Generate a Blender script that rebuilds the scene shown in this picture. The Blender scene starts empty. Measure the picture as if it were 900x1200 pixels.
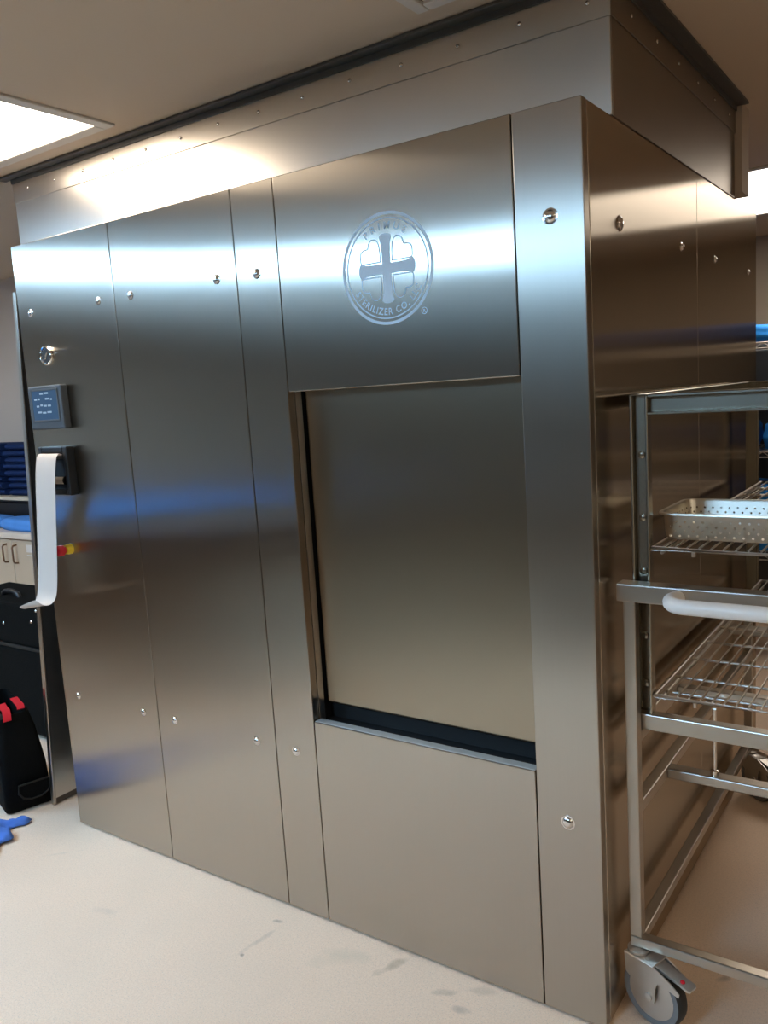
import bpy, bmesh, math, random
from mathutils import Vector, Matrix
random.seed(7)
PI = math.pi
S = bpy.context.scene
COL = S.collection

# ---------------------------------------------------------------- materials
def newmat(name):
    m = bpy.data.materials.new(name); m.use_nodes = True
    nt = m.node_tree; nt.nodes.clear()
    out = nt.nodes.new('ShaderNodeOutputMaterial')
    return m, nt, out
def N(nt, t, **kw):
    n = nt.nodes.new(t)
    for k, v in kw.items(): setattr(n, k, v)
    return n
def plain(name, col, rough=.5, metal=0., spec=.5, noise=0., nscale=20., bump=0., bscale=60., emit=None, estr=0., sheen=0.):
    m, nt, out = newmat(name)
    b = N(nt, 'ShaderNodeBsdfPrincipled'); nt.links.new(b.outputs[0], out.inputs[0])
    b.inputs['Base Color'].default_value = (*col, 1); b.inputs['Roughness'].default_value = rough
    b.inputs['Metallic'].default_value = metal; b.inputs['Specular IOR Level'].default_value = spec
    if sheen: b.inputs['Sheen Weight'].default_value = sheen
    tc = N(nt, 'ShaderNodeTexCoord')
    if noise:
        nz = N(nt, 'ShaderNodeTexNoise'); nz.inputs['Scale'].default_value = nscale; nz.inputs['Detail'].default_value = 5
        nt.links.new(tc.outputs['Object'], nz.inputs['Vector'])
        mx = N(nt, 'ShaderNodeMix', data_type='RGBA'); nt.links.new(nz.outputs[0], mx.inputs[0])
        mx.inputs[6].default_value = (*[c*(1-noise) for c in col], 1); mx.inputs[7].default_value = (*[min(1, c*(1+noise)) for c in col], 1)
        nt.links.new(mx.outputs[2], b.inputs['Base Color'])
    if bump:
        nb = N(nt, 'ShaderNodeTexNoise'); nb.inputs['Scale'].default_value = bscale; nb.inputs['Detail'].default_value = 4
        nt.links.new(tc.outputs['Object'], nb.inputs['Vector'])
        bp = N(nt, 'ShaderNodeBump'); bp.inputs['Strength'].default_value = bump; bp.inputs['Distance'].default_value = .004
        nt.links.new(nb.outputs[0], bp.inputs['Height']); nt.links.new(bp.outputs[0], b.inputs['Normal'])
    if emit:
        b.inputs['Emission Color'].default_value = (*emit, 1); b.inputs['Emission Strength'].default_value = estr
    return m
def brushed(name, col, ax, az, tangent, wave=.0, wscale=1.5, broad=0., soft=.25, streak=.0, dist='BECKMANN'):
    """brushed sheet metal: micro-roughness ax across the grain, az along it; grain runs along `tangent`.
    broad = share of a second, softer lobe (the worn satin of the sheet)"""
    m, nt, out = newmat(name)
    tn = N(nt, 'ShaderNodeCombineXYZ')
    for i in range(3): tn.inputs[i].default_value = tangent[i]
    def lobe(a_wide, a_narrow):
        g = N(nt, 'ShaderNodeBsdfAnisotropic'); g.distribution = dist
        k = math.sqrt(a_narrow/a_wide)
        g.inputs['Color'].default_value = (*col, 1)
        g.inputs['Roughness'].default_value = math.sqrt(math.sqrt(a_narrow*a_wide))
        g.inputs['Anisotropy'].default_value = 1-k
        nt.links.new(tn.outputs[0], g.inputs['Tangent'])
        return g
    g1 = lobe(ax, az); last = g1
    gs = [g1]
    if broad:
        g2 = lobe(max(ax, soft*1.01), soft); gs.append(g2)
        mx = N(nt, 'ShaderNodeMixShader'); mx.inputs[0].default_value = broad
        nt.links.new(g1.outputs[0], mx.inputs[1]); nt.links.new(g2.outputs[0], mx.inputs[2]); last = mx
    tc = N(nt, 'ShaderNodeTexCoord')
    if wave:
        nz = N(nt, 'ShaderNodeTexNoise'); nz.inputs['Scale'].default_value = wscale; nz.inputs['Detail'].default_value = 1
        nt.links.new(tc.outputs['Object'], nz.inputs['Vector'])
        bp = N(nt, 'ShaderNodeBump'); bp.inputs['Strength'].default_value = 1; bp.inputs['Distance'].default_value = wave
        nt.links.new(nz.outputs[0], bp.inputs['Height'])
        for g in gs: nt.links.new(bp.outputs[0], g.inputs['Normal'])
    if streak:
        mp = N(nt, 'ShaderNodeMapping'); sc = [90*(1-abs(t))+.8 for t in tangent]; mp.inputs['Scale'].default_value = sc
        nt.links.new(tc.outputs['Object'], mp.inputs[0])
        n2 = N(nt, 'ShaderNodeTexNoise'); n2.inputs['Scale'].default_value = 3; n2.inputs['Detail'].default_value = 3
        nt.links.new(mp.outputs[0], n2.inputs['Vector'])
        mc = N(nt, 'ShaderNodeMix', data_type='RGBA'); nt.links.new(n2.outputs[0], mc.inputs[0])
        mc.inputs[6].default_value = (*[c*(1-streak) for c in col], 1); mc.inputs[7].default_value = (*[min(1, c*(1+streak)) for c in col], 1)
        for g in gs: nt.links.new(mc.outputs[2], g.inputs['Color'])
    nt.links.new(last.outputs[0], out.inputs[0])
    return m
def glow(name, col, strength):
    m, nt, out = newmat(name)
    e = N(nt, 'ShaderNodeEmission'); e.inputs[0].default_value = (*col, 1); e.inputs[1].default_value = strength
    nt.links.new(e.outputs[0], out.inputs[0]); return m

ZT, XT, YT = (0, 0, 1), (1, 0, 0), (0, 1, 0)
STEEL = (.455, .41, .352)
M = {}
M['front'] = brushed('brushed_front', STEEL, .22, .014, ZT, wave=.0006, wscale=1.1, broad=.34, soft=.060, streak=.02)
M['strip'] = brushed('brushed_corner_strip', STEEL, .24, .038, ZT, broad=.4, soft=.09, streak=.02)
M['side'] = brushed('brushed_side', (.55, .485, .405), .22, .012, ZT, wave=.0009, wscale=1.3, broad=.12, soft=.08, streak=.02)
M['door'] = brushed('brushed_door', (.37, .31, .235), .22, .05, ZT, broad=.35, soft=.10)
M['edge'] = plain('cut_steel_edge', (.62, .58, .53), .28, 1)
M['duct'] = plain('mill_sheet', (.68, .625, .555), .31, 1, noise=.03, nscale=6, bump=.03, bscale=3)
M['ductshade'] = plain('mill_sheet_shaded', (.30, .25, .20), .42, 1, noise=.05, nscale=5)  # duct sheet again, the plenum's dimmer side darkened in its colour
M['trim'] = plain('dark_angle_trim', (.11, .105, .095), .5, .5)
M['rack'] = plain('rack_steel', (.36, .325, .26), .27, 1, noise=.05, nscale=12)
M['tube'] = plain('satin_tube', (.47, .42, .355), .30, 1, noise=.04, nscale=12)
M['chrome'] = plain('chrome', (.70, .67, .63), .10, 1)
M['sill'] = plain('satin_sill', (.42, .45, .46), .5, .35)  # pale bluish reflection on the sill put into its colour
M['screw'] = plain('screw_steel', (.72, .69, .66), .14, 1)
M['wire'] = plain('polished_wire', (.62, .56, .49), .3, 1)
M['cast'] = plain('pressed_zinc', (.58, .54, .49), .38, .85, noise=.06, nscale=30)
M['dark'] = plain('dark_casing', (.012, .012, .012), .6)
M['seam'] = plain('dark_gap', (.02, .019, .018), .7)
M['black'] = plain('black_plastic', (.006, .0065, .008), .4)
M['hmi'] = plain('grey_bezel', (.05, .058, .066), .45)
M['screen'] = plain('screen_glass', (.03, .07, .13), .12, emit=(.10, .20, .36), estr=.10)
M['glyph'] = plain('screen_glyphs', (.3, .4, .5), .4, emit=(.5, .65, .85), estr=.03)
M['paper'] = plain('thermal_paper', (.60, .52, .455), .85, spec=.1)
M['ink'] = plain('printed_ink', (.2, .2, .22), .8)
M['red'] = plain('red_plastic', (.62, .015, .03), .22)
M['yellow'] = plain('yellow_plastic', (.85, .55, .03), .35)
M['logo'] = plain('etched_pale_blue', (.64, .83, 1.0), .6, spec=.2)
M['backgrey'] = plain('dark_grey_sheet', (.06, .06, .056), .6)
M['white'] = plain('white_handle', (.82, .79, .75), .28)
M['tyre'] = plain('grey_tyre', (.17, .165, .16), .6)
M['tread'] = plain('black_tread', (.018, .017, .016), .6)
M['blue'] = plain('blue_wrap', (.02, .235, .70), .75, spec=.25, noise=.1, nscale=7, bump=.5, bscale=9)
M['dimblue'] = plain('dimmed_blue_wrap', (.012, .04, .14), .8, spec=.2, noise=.1, nscale=7, bump=.5, bscale=9)  # blue wrap with darkened colour, so the side steel mirrors it weaker
M['paleblue'] = plain('light_blue_wrap', (.08, .25, .62), .8, spec=.2, noise=.1, nscale=9, bump=.5, bscale=10)
M['navy'] = plain('navy_cloth', (.008, .024, .09), .9, spec=.15, noise=.3, nscale=14, bump=.6, bscale=25)
M['cloth'] = plain('blue_cloth', (.075, .17, .50), .85, spec=.15, noise=.2, nscale=20, bump=.5, bscale=40)
M['laminate'] = plain('beige_laminate', (.48, .36, .25), .45, noise=.03, nscale=8)
M['worktop'] = plain('worktop', (.62, .51, .41), .4, noise=.03, nscale=60)
M['brown'] = plain('brown_handle', (.16, .075, .035), .45)
M['fabric'] = plain('black_fabric', (.005, .005, .0045), .9, spec=.08, noise=.3, nscale=60, bump=.4, bscale=120)
M['fabric2'] = plain('charcoal_webbing', (.022, .019, .016), .85, spec=.2)
M['redcloth'] = plain('red_cloth', (.50, .012, .02), .8, spec=.2)
M['ptrim'] = plain('troffer_frame', (.62, .58, .53), .5)
M['cool'] = glow('cool_tubes', (.38, .67, 1.0), 92.)
M['warmfill'] = glow('warm_fill', (1.0, .88, .68), 16.)  # glow of the added fill lights
M['warm'] = glow('white_tubes', (1.0, .86, .70), 30.)
M['warmfar'] = glow('white_tubes_far', (1.0, .92, .82), 12.)
M['wall'] = plain('painted_wall', (.53, .475, .42), .85, spec=.25, noise=.03, nscale=3)
M['walltan'] = plain('tan_wall', (.50, .42, .33), .8, spec=.25, noise=.03, nscale=3)
M['wallbrown'] = plain('brown_wall', (.20, .165, .135), .85, spec=.2, noise=.04, nscale=3)
M['ceil'] = plain('ceiling_paint', (.60, .49, .375), .9, spec=.1, noise=.02, nscale=3)
M['wood'] = plain('dark_wood', (.10, .07, .05), .5, noise=.2, nscale=8)
M['shelfwhite'] = plain('pale_shelf', (.55, .47, .36), .5)
M['base'] = plain('vinyl_skirting', (.10, .09, .08), .5)

def floor_mat():
    m, nt, out = newmat('speckled_vinyl')
    b = N(nt, 'ShaderNodeBsdfPrincipled'); nt.links.new(b.outputs[0], out.inputs[0])
    b.inputs['Roughness'].default_value = .5; b.inputs['Specular IOR Level'].default_value = .35
    tc = N(nt, 'ShaderNodeTexCoord')
    def noise(scale, det, rough=.5):
        n = N(nt, 'ShaderNodeTexNoise'); n.inputs['Scale'].default_value = scale; n.inputs['Detail'].default_value = det
        n.inputs['Roughness'].default_value = rough
        nt.links.new(tc.outputs['Object'], n.inputs['Vector']); return n
    def ramp(src, a, b_):
        r = N(nt, 'ShaderNodeMapRange'); r.inputs[1].default_value = a; r.inputs[2].default_value = b_; r.clamp = True
        nt.links.new(src, r.inputs[0]); return r
    def mix(fac, ca, cb):
        x = N(nt, 'ShaderNodeMix', data_type='RGBA'); nt.links.new(fac, x.inputs[0])
        for s, c in ((6, ca), (7, cb)):
            if isinstance(c, tuple): x.inputs[s].default_value = (*c, 1)
            else: nt.links.new(c, x.inputs[s])
        return x.outputs[2]
    sp = ramp(noise(170, 2).outputs[0], .38, .66)
    c = mix(sp.outputs[0], (.725, .53, .385), (.775, .585, .435))
    sp2 = ramp(noise(330, 1).outputs[0], .60, .72)
    c = mix(sp2.outputs[0], c, (.50, .41, .34))
    big = ramp(noise(2.2, 4).outputs[0], .42, .72)
    mb = N(nt, 'ShaderNodeMath', operation='MULTIPLY'); mb.inputs[1].default_value = .35; nt.links.new(big.outputs[0], mb.inputs[0])
    c = mix(mb.outputs[0], c, (.58, .47, .36))
    # scuffs: elongated marks at fixed spots on the floor
    sep = N(nt, 'ShaderNodeSeparateXYZ'); nt.links.new(tc.outputs['Object'], sep.inputs[0])
    wob = noise(16, 4)
    for (x, y, ang, lx, ly, col, amt) in (
        (-1.022, -.078, .3, .022, .012, (.10, .09, .085), .9), (-1.01, -.17, 1.45, .10, .012, (.40, .32, .25), .6), (-1.009, -.25, 0, .009, .008, (.15, .13, .11), .9),
        (-.60, -.07, 1.2, .085, .02, (.33, .24, .16), .75), (-.42, -.086, .5, .045, .016, (.32, .25, .19), .75), (-.35, -.12, .2, .035, .015, (.30, .24, .20), .6),
        (-.33, -.03, .4, .05, .02, (.42, .32, .24), .5), (-.60, .0, .1, .06, .02, (.30, .22, .15), .5),
        (-2.0, -.17, .8, .10, .010, (.48, .40, .32), .5), (-1.56, -.32, .2, .05, .02, (.47, .38, .30), .5), (-.75, -.12, .6, .14, .05, (.55, .45, .33), .5), (-.9, -.6, .6, .2, .03, (.52, .42, .32), .35),
        (.35, .42, 1.3, .10, .02, (.40, .32, .25), .5), (.2, .33, .9, .03, .012, (.25, .2, .16), .6), (.40, .02, .3, .05, .02, (.40, .33, .27), .5)):
        ca, sa = math.cos(ang), math.sin(ang)
        def lin(a, b2, off, s):
            m1 = N(nt, 'ShaderNodeMath', operation='MULTIPLY'); m1.inputs[1].default_value = a/s; nt.links.new(sep.outputs[0], m1.inputs[0])
            m2 = N(nt, 'ShaderNodeMath', operation='MULTIPLY_ADD'); m2.inputs[1].default_value = b2/s; nt.links.new(sep.outputs[1], m2.inputs[0]); nt.links.new(m1.outputs[0], m2.inputs[2])
            m3 = N(nt, 'ShaderNodeMath', operation='ADD'); m3.inputs[1].default_value = -off/s; nt.links.new(m2.outputs[0], m3.inputs[0])
            m4 = N(nt, 'ShaderNodeMath', operation='POWER'); m4.inputs[1].default_value = 2; 
            m5 = N(nt, 'ShaderNodeMath', operation='ABSOLUTE'); nt.links.new(m3.outputs[0], m5.inputs[0]); nt.links.new(m5.outputs[0], m4.inputs[0])
            return m4
        u = lin(ca, sa, ca*x+sa*y, lx); v = lin(-sa, ca, -sa*x+ca*y, ly)
        ad = N(nt, 'ShaderNodeMath', operation='ADD'); nt.links.new(u.outputs[0], ad.inputs[0]); nt.links.new(v.outputs[0], ad.inputs[1])
        wv = N(nt, 'ShaderNodeMath', operation='MULTIPLY_ADD'); wv.inputs[1].default_value = 3.2; nt.links.new(wob.outputs[0], wv.inputs[0]); nt.links.new(ad.outputs[0], wv.inputs[2])
        r = N(nt, 'ShaderNodeMapRange'); r.inputs[1].default_value = 2.4; r.inputs[2].default_value = 1.1; r.inputs[4].default_value = amt; r.clamp = True
        nt.links.new(wv.outputs[0], r.inputs[0])
        c = mix(r.outputs[0], c, col)
    nt.links.new(c, b.inputs['Base Color'])
    return m
M['floor'] = floor_mat()

def perforated():
    m, nt, out = newmat('perforated_steel')
    b = N(nt, 'ShaderNodeBsdfPrincipled'); b.inputs['Base Color'].default_value = (.60, .56, .48, 1); b.inputs['Metallic'].default_value = 1; b.inputs['Roughness'].default_value = .33
    tr = N(nt, 'ShaderNodeBsdfTransparent'); mx = N(nt, 'ShaderNodeMixShader')
    tc = N(nt, 'ShaderNodeTexCoord'); sep = N(nt, 'ShaderNodeSeparateXYZ'); nt.links.new(tc.outputs['Object'], sep.inputs[0])
    def math_(op, a, b_=None, c=None):
        n = N(nt, 'ShaderNodeMath', operation=op)
        for i, v in enumerate((a, b_, c)):
            if v is None: continue
            if isinstance(v, (int, float)): n.inputs[i].default_value = v
            else: nt.links.new(v, n.inputs[i])
        return n.outputs[0]
    P = .0115
    xy = math_('ADD', sep.outputs[0], sep.outputs[1])
    zz = math_('ADD', sep.outputs[2], -.0045)
    row = math_('DIVIDE', zz, P); rf = math_('SUBTRACT', math_('FRACT', row), .5)
    odd = math_('MULTIPLY', math_('FRACT', math_('MULTIPLY', math_('FLOOR', row), .5)), 1.0)
    cf = math_('SUBTRACT', math_('FRACT', math_('ADD', math_('DIVIDE', xy, .0205), odd)), .5)
    du = math_('MULTIPLY', cf, .0205); dv = math_('MULTIPLY', rf, P)
    d2 = math_('ADD', math_('MULTIPLY', du, du), math_('MULTIPLY', dv, dv))
    hole = math_('LESS_THAN', d2, .0026**2)
    lo = math_('GREATER_THAN', sep.outputs[2], .0045); hi = math_('LESS_THAN', sep.outputs[2], .0045+P*4)
    f = math_('MULTIPLY', hole, math_('MULTIPLY', lo, hi))
    nt.links.new(f, mx.inputs[0]); nt.links.new(b.outputs[0], mx.inputs[1]); nt.links.new(tr.outputs[0], mx.inputs[2])
    nt.links.new(mx.outputs[0], out.inputs[0]); return m
M['perf'] = perforated()

# ---------------------------------------------------------------- mesh helpers
def box(bm, a, b, bevel=0., seg=2):
    x0, y0, z0 = [min(p, q) for p, q in zip(a, b)]; x1, y1, z1 = [max(p, q) for p, q in zip(a, b)]
    vs = [bm.verts.new(p) for p in ((x0,y0,z0),(x1,y0,z0),(x1,y1,z0),(x0,y1,z0),(x0,y0,z1),(x1,y0,z1),(x1,y1,z1),(x0,y1,z1))]
    fs = [bm.faces.new([vs[i] for i in f]) for f in ((0,3,2,1),(4,5,6,7),(0,1,5,4),(1,2,6,5),(2,3,7,6),(3,0,4,7))]
    if bevel:
        es = list({e for f in fs for e in f.edges})
        bmesh.ops.bevel(bm, geom=es, offset=bevel, segments=seg, profile=.5, affect='EDGES')
    return bm
def tube(bm, pts, r, seg=10, close=False):
    pts = [Vector(p) for p in pts]; n = len(pts); rings = []
    prev = None
    for i, p in enumerate(pts):
        if close: t = (pts[(i+1) % n]-pts[i-1]).normalized()
        elif i == 0: t = (pts[1]-p).normalized()
        elif i == n-1: t = (p-pts[i-1]).normalized()
        else: t = ((pts[i+1]-p).normalized()+(p-pts[i-1]).normalized()).normalized()
        if prev is None:
            u = t.cross(Vector((0, 0, 1)) if abs(t.z) < .9 else Vector((1, 0, 0))).normalized()
        else: u = (prev-t*prev.dot(t)).normalized()
        prev = u; v = t.cross(u)
        rr = r[i] if isinstance(r, (list, tuple)) else r
        rings.append([bm.verts.new(p+(u*math.cos(2*PI*k/seg)+v*math.sin(2*PI*k/seg))*rr) for k in range(seg)])
    m = n if close else n-1
    for i in range(m):
        A, B = rings[i], rings[(i+1) % n]
        for k in range(seg): bm.faces.new((A[k], A[(k+1) % seg], B[(k+1) % seg], B[k]))
    if not close:
        bm.faces.new(rings[0][::-1]); bm.faces.new(rings[-1])
    return bm
def lathe(bm, prof, seg=24, mat=None, cap=True):
    """prof: (radius, height) pairs, spun round z, then moved by mat"""
    mat = mat or Matrix.Identity(4); rings = []
    for r, h in prof:
        if r < 1e-6: rings.append([bm.verts.new(mat @ Vector((0, 0, h)))])
        else: rings.append([bm.verts.new(mat @ Vector((r*math.cos(2*PI*k/seg), r*math.sin(2*PI*k/seg), h))) for k in range(seg)])
    for A, B in zip(rings, rings[1:]):
        for k in range(seg):
            a, b, c, d = A[k % len(A)], A[(k+1) % len(A)], B[(k+1) % len(B)], B[k % len(B)]
            f = []
            for v in (a, b, c, d):
                if v not in f: f.append(v)
            if len(f) > 2: bm.faces.new(f)
    if cap and len(rings[0]) > 1: bm.faces.new(rings[0][::-1])
    if cap and len(rings[-1]) > 1: bm.faces.new(rings[-1])
    return bm
def axis(p, d):
    """matrix whose z axis points along d, at p"""
    d = Vector(d).normalized(); q = d.to_track_quat('Z', 'Y'); return Matrix.Translation(p) @ q.to_matrix().to_4x4()
def prism(bm, pts, mat, h):
    """flat outline (x, y) pushed up by h, moved by mat"""
    lo = [bm.verts.new(mat @ Vector((x, y, 0))) for x, y in pts]; hi = [bm.verts.new(mat @ Vector((x, y, h))) for x, y in pts]
    bm.faces.new(lo[::-1]); bm.faces.new(hi)
    for i in range(len(pts)):
        j = (i+1) % len(pts); bm.faces.new((lo[i], lo[j], hi[j], hi[i]))
    return bm
def BM(): return bmesh.new()
def obj(name, bm, mat, parent=None, smooth=False, loc=None):
    bmesh.ops.recalc_face_normals(bm, faces=bm.faces)
    me = bpy.data.meshes.new(name)
    if loc is not None:
        for v in bm.verts: v.co -= Vector(loc)
    bm.to_mesh(me); bm.free()
    me.materials.append(M[mat] if isinstance(mat, str) else mat)
    o = bpy.data.objects.new(name, me); COL.objects.link(o)
    if loc is not None: o.location = loc
    if smooth:
        for p in me.polygons: p.use_smooth = True
        if smooth is not True:
            me.set_sharp_from_angle(angle=math.radians(smooth))
    if parent is not None: attach(o, parent)
    return o
def attach(o, parent):
    o.parent = parent
    mw = Matrix.Identity(4); p = parent
    while p is not None:
        mw = p.matrix_basis if p.parent is None else p.matrix_basis
        break
    # world matrix of the parent from the basis chain
    w = Matrix.Identity(4); p = parent; ch = []
    while p is not None: ch.append(p); p = p.parent
    for q in reversed(ch): w = w @ q.matrix_parent_inverse @ q.matrix_basis
    o.matrix_parent_inverse = w.inverted()
def tag(o, label, cat, group=None):
    o['label'] = label; o['category'] = cat
    if group: o['group'] = group
    return o
def thing(name, label, cat, loc, group=None):
    o = bpy.data.objects.new(name, None); COL.objects.link(o); o.location = loc; o.empty_display_size = .05
    return tag(o, label, cat, group)
def struct(name, bm, mat):
    o = obj(name, bm, mat); o['kind'] = 'structure'; return o
def dup(root, loc, label=None, rotz=None):
    r = root.copy(); COL.objects.link(r); r.location = loc
    if rotz is not None: r.rotation_euler = (0, 0, rotz)
    if label: r['label'] = label
    for ch in list(root.children):
        c = ch.copy(); COL.objects.link(c); c.parent = r
        for g in list(ch.children):
            d = g.copy(); COL.objects.link(d); d.parent = c
    return r

# ================================================================ the room
CZ = 2.51
X0, X1, Y0, Y1 = -6.2, 3.4, -6.2, 4.6
WB = 1.5                                   # the wall the machine is built into
struct('floor', box(BM(), (X0-.1, Y0-.1, -.1), (X1+.1, Y1+.1, 0)), 'floor')
struct('ceiling', box(BM(), (X0-.1, Y0-.1, CZ), (X1+.1, Y1+.1, CZ+.1)), 'ceil')
struct('wall_left', box(BM(), (X0-.1, Y0, 0), (X0, Y1, CZ)), 'wall')
struct('wall_right', box(BM(), (X1, Y0, 0), (X1+.1, Y1, CZ)), 'walltan')
struct('wall_front', box(BM(), (X0, Y0-.1, 0), (X1, Y0, CZ)), 'wallbrown')
struct('wall_far', box(BM(), (X0, Y1, 0), (X1, Y1+.1, CZ)), 'walltan')
wb = box(BM(), (X0, WB, 0), (-2.40, WB+.1, CZ))
struct('wall_back', wb, 'wall')
struct('wall_bulkhead', box(BM(), (-2.40, 1.42, 2.215), (.026, 1.53, CZ)), 'walltan')
struct('baseboard_back', box(BM(), (X0, WB-.012, 0), (-2.42, WB, .1), .003), 'base')

# ---------------------------------------------------------------- ceiling lights
def troffer(x, y, w, l, lit, label):
    t = thing('ceiling_light', label, 'ceiling light', (x, y, CZ), 'recessed ceiling lights')
    f = BM(); fr = .046
    for a, b in (((x-w/2, y-l/2), (x-w/2+fr, y+l/2)), ((x+w/2-fr, y-l/2), (x+w/2, y+l/2)), ((x-w/2+fr, y-l/2), (x+w/2-fr, y-l/2+fr)), ((x-w/2+fr, y+l/2-fr), (x+w/2-fr, y+l/2))):
        box(f, (*a, CZ-.008), (*b, CZ+.001), .002, 1)
    obj('frame', f, 'ptrim', t)
    obj('diffuser', box(BM(), (x-w/2+fr, y-l/2+fr, CZ-.003), (x+w/2-fr, y+l/2-fr, CZ+.001)), lit, t)
    return t
troffer(-1.933, -.282, .70, .70, 'warm', 'bright square ceiling light at the left, in front of the steel plenum')
troffer(-4.5, -.282, .70, .70, 'warm', 'added unseen square fill light in front of the counter')  # added out of view to give the counter side warm light
troffer(.23, 3.09, 1.28, 1.28, 'warmfar', 'bright ceiling light in the far bay behind the machine')
for x, y, lab in ((-3.75, -1.75, 'cool ceiling light over the packing table'), (-2.5, -3.1, 'cool ceiling light in the middle of the room behind the camera'),
                  (-.7, -3.6, 'cool ceiling light behind the camera, right of the middle')):
    troffer(x, y, .644, 1.28, 'cool', lab)
for x, y, lab in ((2.3, -.8, 'added unseen warm fill light on the right side of the room'), (2.3, -3.3, 'added unseen warm fill light in the right corner behind the camera')):
    troffer(x, y, .644, 1.28, 'warmfill', lab)  # added fill lights out of view, they warm the floor
# air vent
vt = thing('ceiling_vent', 'square beige ceiling air vent cut by the top of the photo', 'vent', (-.17, -.20, CZ))
vx0, vx1, vy0, vy1 = -.428, .09, -.46, .060
f = BM()
for a, b in (((vx0, vy0), (vx0+.035, vy1)), ((vx1-.035, vy0), (vx1, vy1)), ((vx0+.035, vy0), (vx1-.035, vy0+.035)), ((vx0+.035, vy1-.035), (vx1-.035, vy1))):
    box(f, (*a, CZ-.012), (*b, CZ+.001), .004, 2)
obj('frame', f, 'ptrim', vt)
obj('backing', box(BM(), (vx0+.03, vy0+.03, CZ-.002), (vx1-.03, vy1-.03, CZ+.001)), 'seam', vt)
for k in range(4):
    i = .045+k*.05; s = BM()
    for a, b in (((vx0+i, vy0+i), (vx0+i+.03, vy1-i)), ((vx1-i-.03, vy0+i), (vx1-i, vy1-i)), ((vx0+i+.03, vy0+i), (vx1-i-.03, vy0+i+.03)), ((vx0+i+.03, vy1-i-.03), (vx1-i-.03, vy1-i))):
        box(s, (*a, CZ-.010), (*b, CZ-.004), .001, 1)
    obj('slat', s, 'ptrim', vt)

# ================================================================ the sterilizer
W, H, D = 2.135, 2.2, 1.8
XS = [-2.135, -1.592, -1.043, -.8814, -.167, 0.]
ZO0, ZO1 = .648, 1.620
ster = thing('sterilizer', 'large brushed stainless steel walk-up sterilizer with a recessed sliding door', 'sterilizer', (-1.07, .9, 0))
c = BM()
box(c, (-2.128, .032, 0), (XS[3]-.012, D-.004, H-.004)); box(c, (XS[4]+.004, .032, 0), (-.034, D-.004, H-.004))
box(c, (XS[3]-.012, .032, ZO1+.04), (XS[4]+.004, D-.004, H-.004)); box(c, (XS[3]-.012, .032, 0), (XS[4]+.004, D-.004, ZO0-.02))
box(c, (XS[3]-.012, .22, ZO0-.02), (XS[4]+.004, D-.004, ZO1+.04))
obj('casing', c, 'dark', ster)
G = .0016
def screw(p, d, parent, r=.0115):
    b = BM()
    lathe(b, [(r*1.25, 0), (r*1.25, .0012), (r, .0016), (r*.96, .003), (r*.75, .0055), (r*.4, .0072), (0, .0078)], 16, axis(p, d))
    return obj('screw', b, 'screw', parent, smooth=40)
def panel(name, x0, x1, z0, z1, mat='front', screws=(), lab=None):
    b = BM(); box(b, (x0+G, 0, z0+.001), (x1-G, .03, z1), .0022, 2)
    o = obj(name, b, mat, ster)
    if lab: o['label'] = lab
    for x, z in screws: screw((x, 0, z), (0, -1, 0), o, .0145 if mat == 'strip' else .0115)
    return o
BT = .006
p1 = panel('access_panel', XS[0], XS[1], BT, H, screws=((-2.059, 1.961), (-1.674, 1.961), (-2.044, .542), (-1.670, .542)), lab='control panel sheet at the left end')
p2 = panel('access_panel', XS[1], XS[2], BT, H, screws=((-1.510, 1.960), (-1.122, 1.960), (-1.506, .541), (-1.124, .541)), lab='wide plain sheet right of the control panel')
p3 = panel('access_panel', XS[2], XS[3], BT, H, screws=((-.963, 1.956), (-.961, .54)), lab='narrow sheet left of the door')
p4 = panel('fascia_panel', XS[3], XS[4], ZO1, H, lab='sheet above the door with the round emblem')
p5 = panel('lower_panel', XS[3], XS[4], BT, ZO0, lab='plain sheet below the door')
p6 = panel('corner_panel', XS[4], XS[5], BT, H, 'strip', screws=((-.080, 1.965), (-.085, .533)), lab='narrow corner sheet with softer sheen')
# side sheets (x = 0)
for (y0, y1) in ((.0305, .924), (.924, D)):
    b = BM(); box(b, (-.03, y0+.0008, BT), (-.0012, y1-.0008, H-.002), .0016, 2)
    o = obj('side_panel', b, 'side', ster)
    for y, r in ((.226, .015), (.751, .010), (1.142, .010), (1.651, .010)):
        if y0 < y < y1: screw((-.0012, y, 1.965), (1, 0, 0), o, r)
# plinth strip behind the toe gap
obj('plinth', box(BM(), (-2.12, .012, 0), (-.012, .031, .02)), 'seam', ster)
# door reveal: left jamb, head, sill
jb = BM()
box(jb, (XS[3]-.001, .0305, ZO0-.02), (XS[3]+.0012, .055, ZO1+.02))
obj('door_jamb', jb, 'edge', ster)
sl = BM(); box(sl, (XS[3]+.002, .0305, ZO0-.02), (XS[4]+.004, .036, ZO0-.002), .001, 1)
box(sl, (XS[3]+.003, .003, ZO0-.0005), (XS[4]-.003, .031, ZO0+.0012), .0005, 1)
obj('door_sill', sl, 'sill', ster)
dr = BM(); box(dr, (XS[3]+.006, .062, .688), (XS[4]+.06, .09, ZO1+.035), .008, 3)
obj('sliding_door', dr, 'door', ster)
obj('door_channel', box(BM(), (XS[3]-.010, .10, ZO0-.018), (XS[4]+.002, .218, ZO1+.038)), 'dark', ster)

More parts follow.
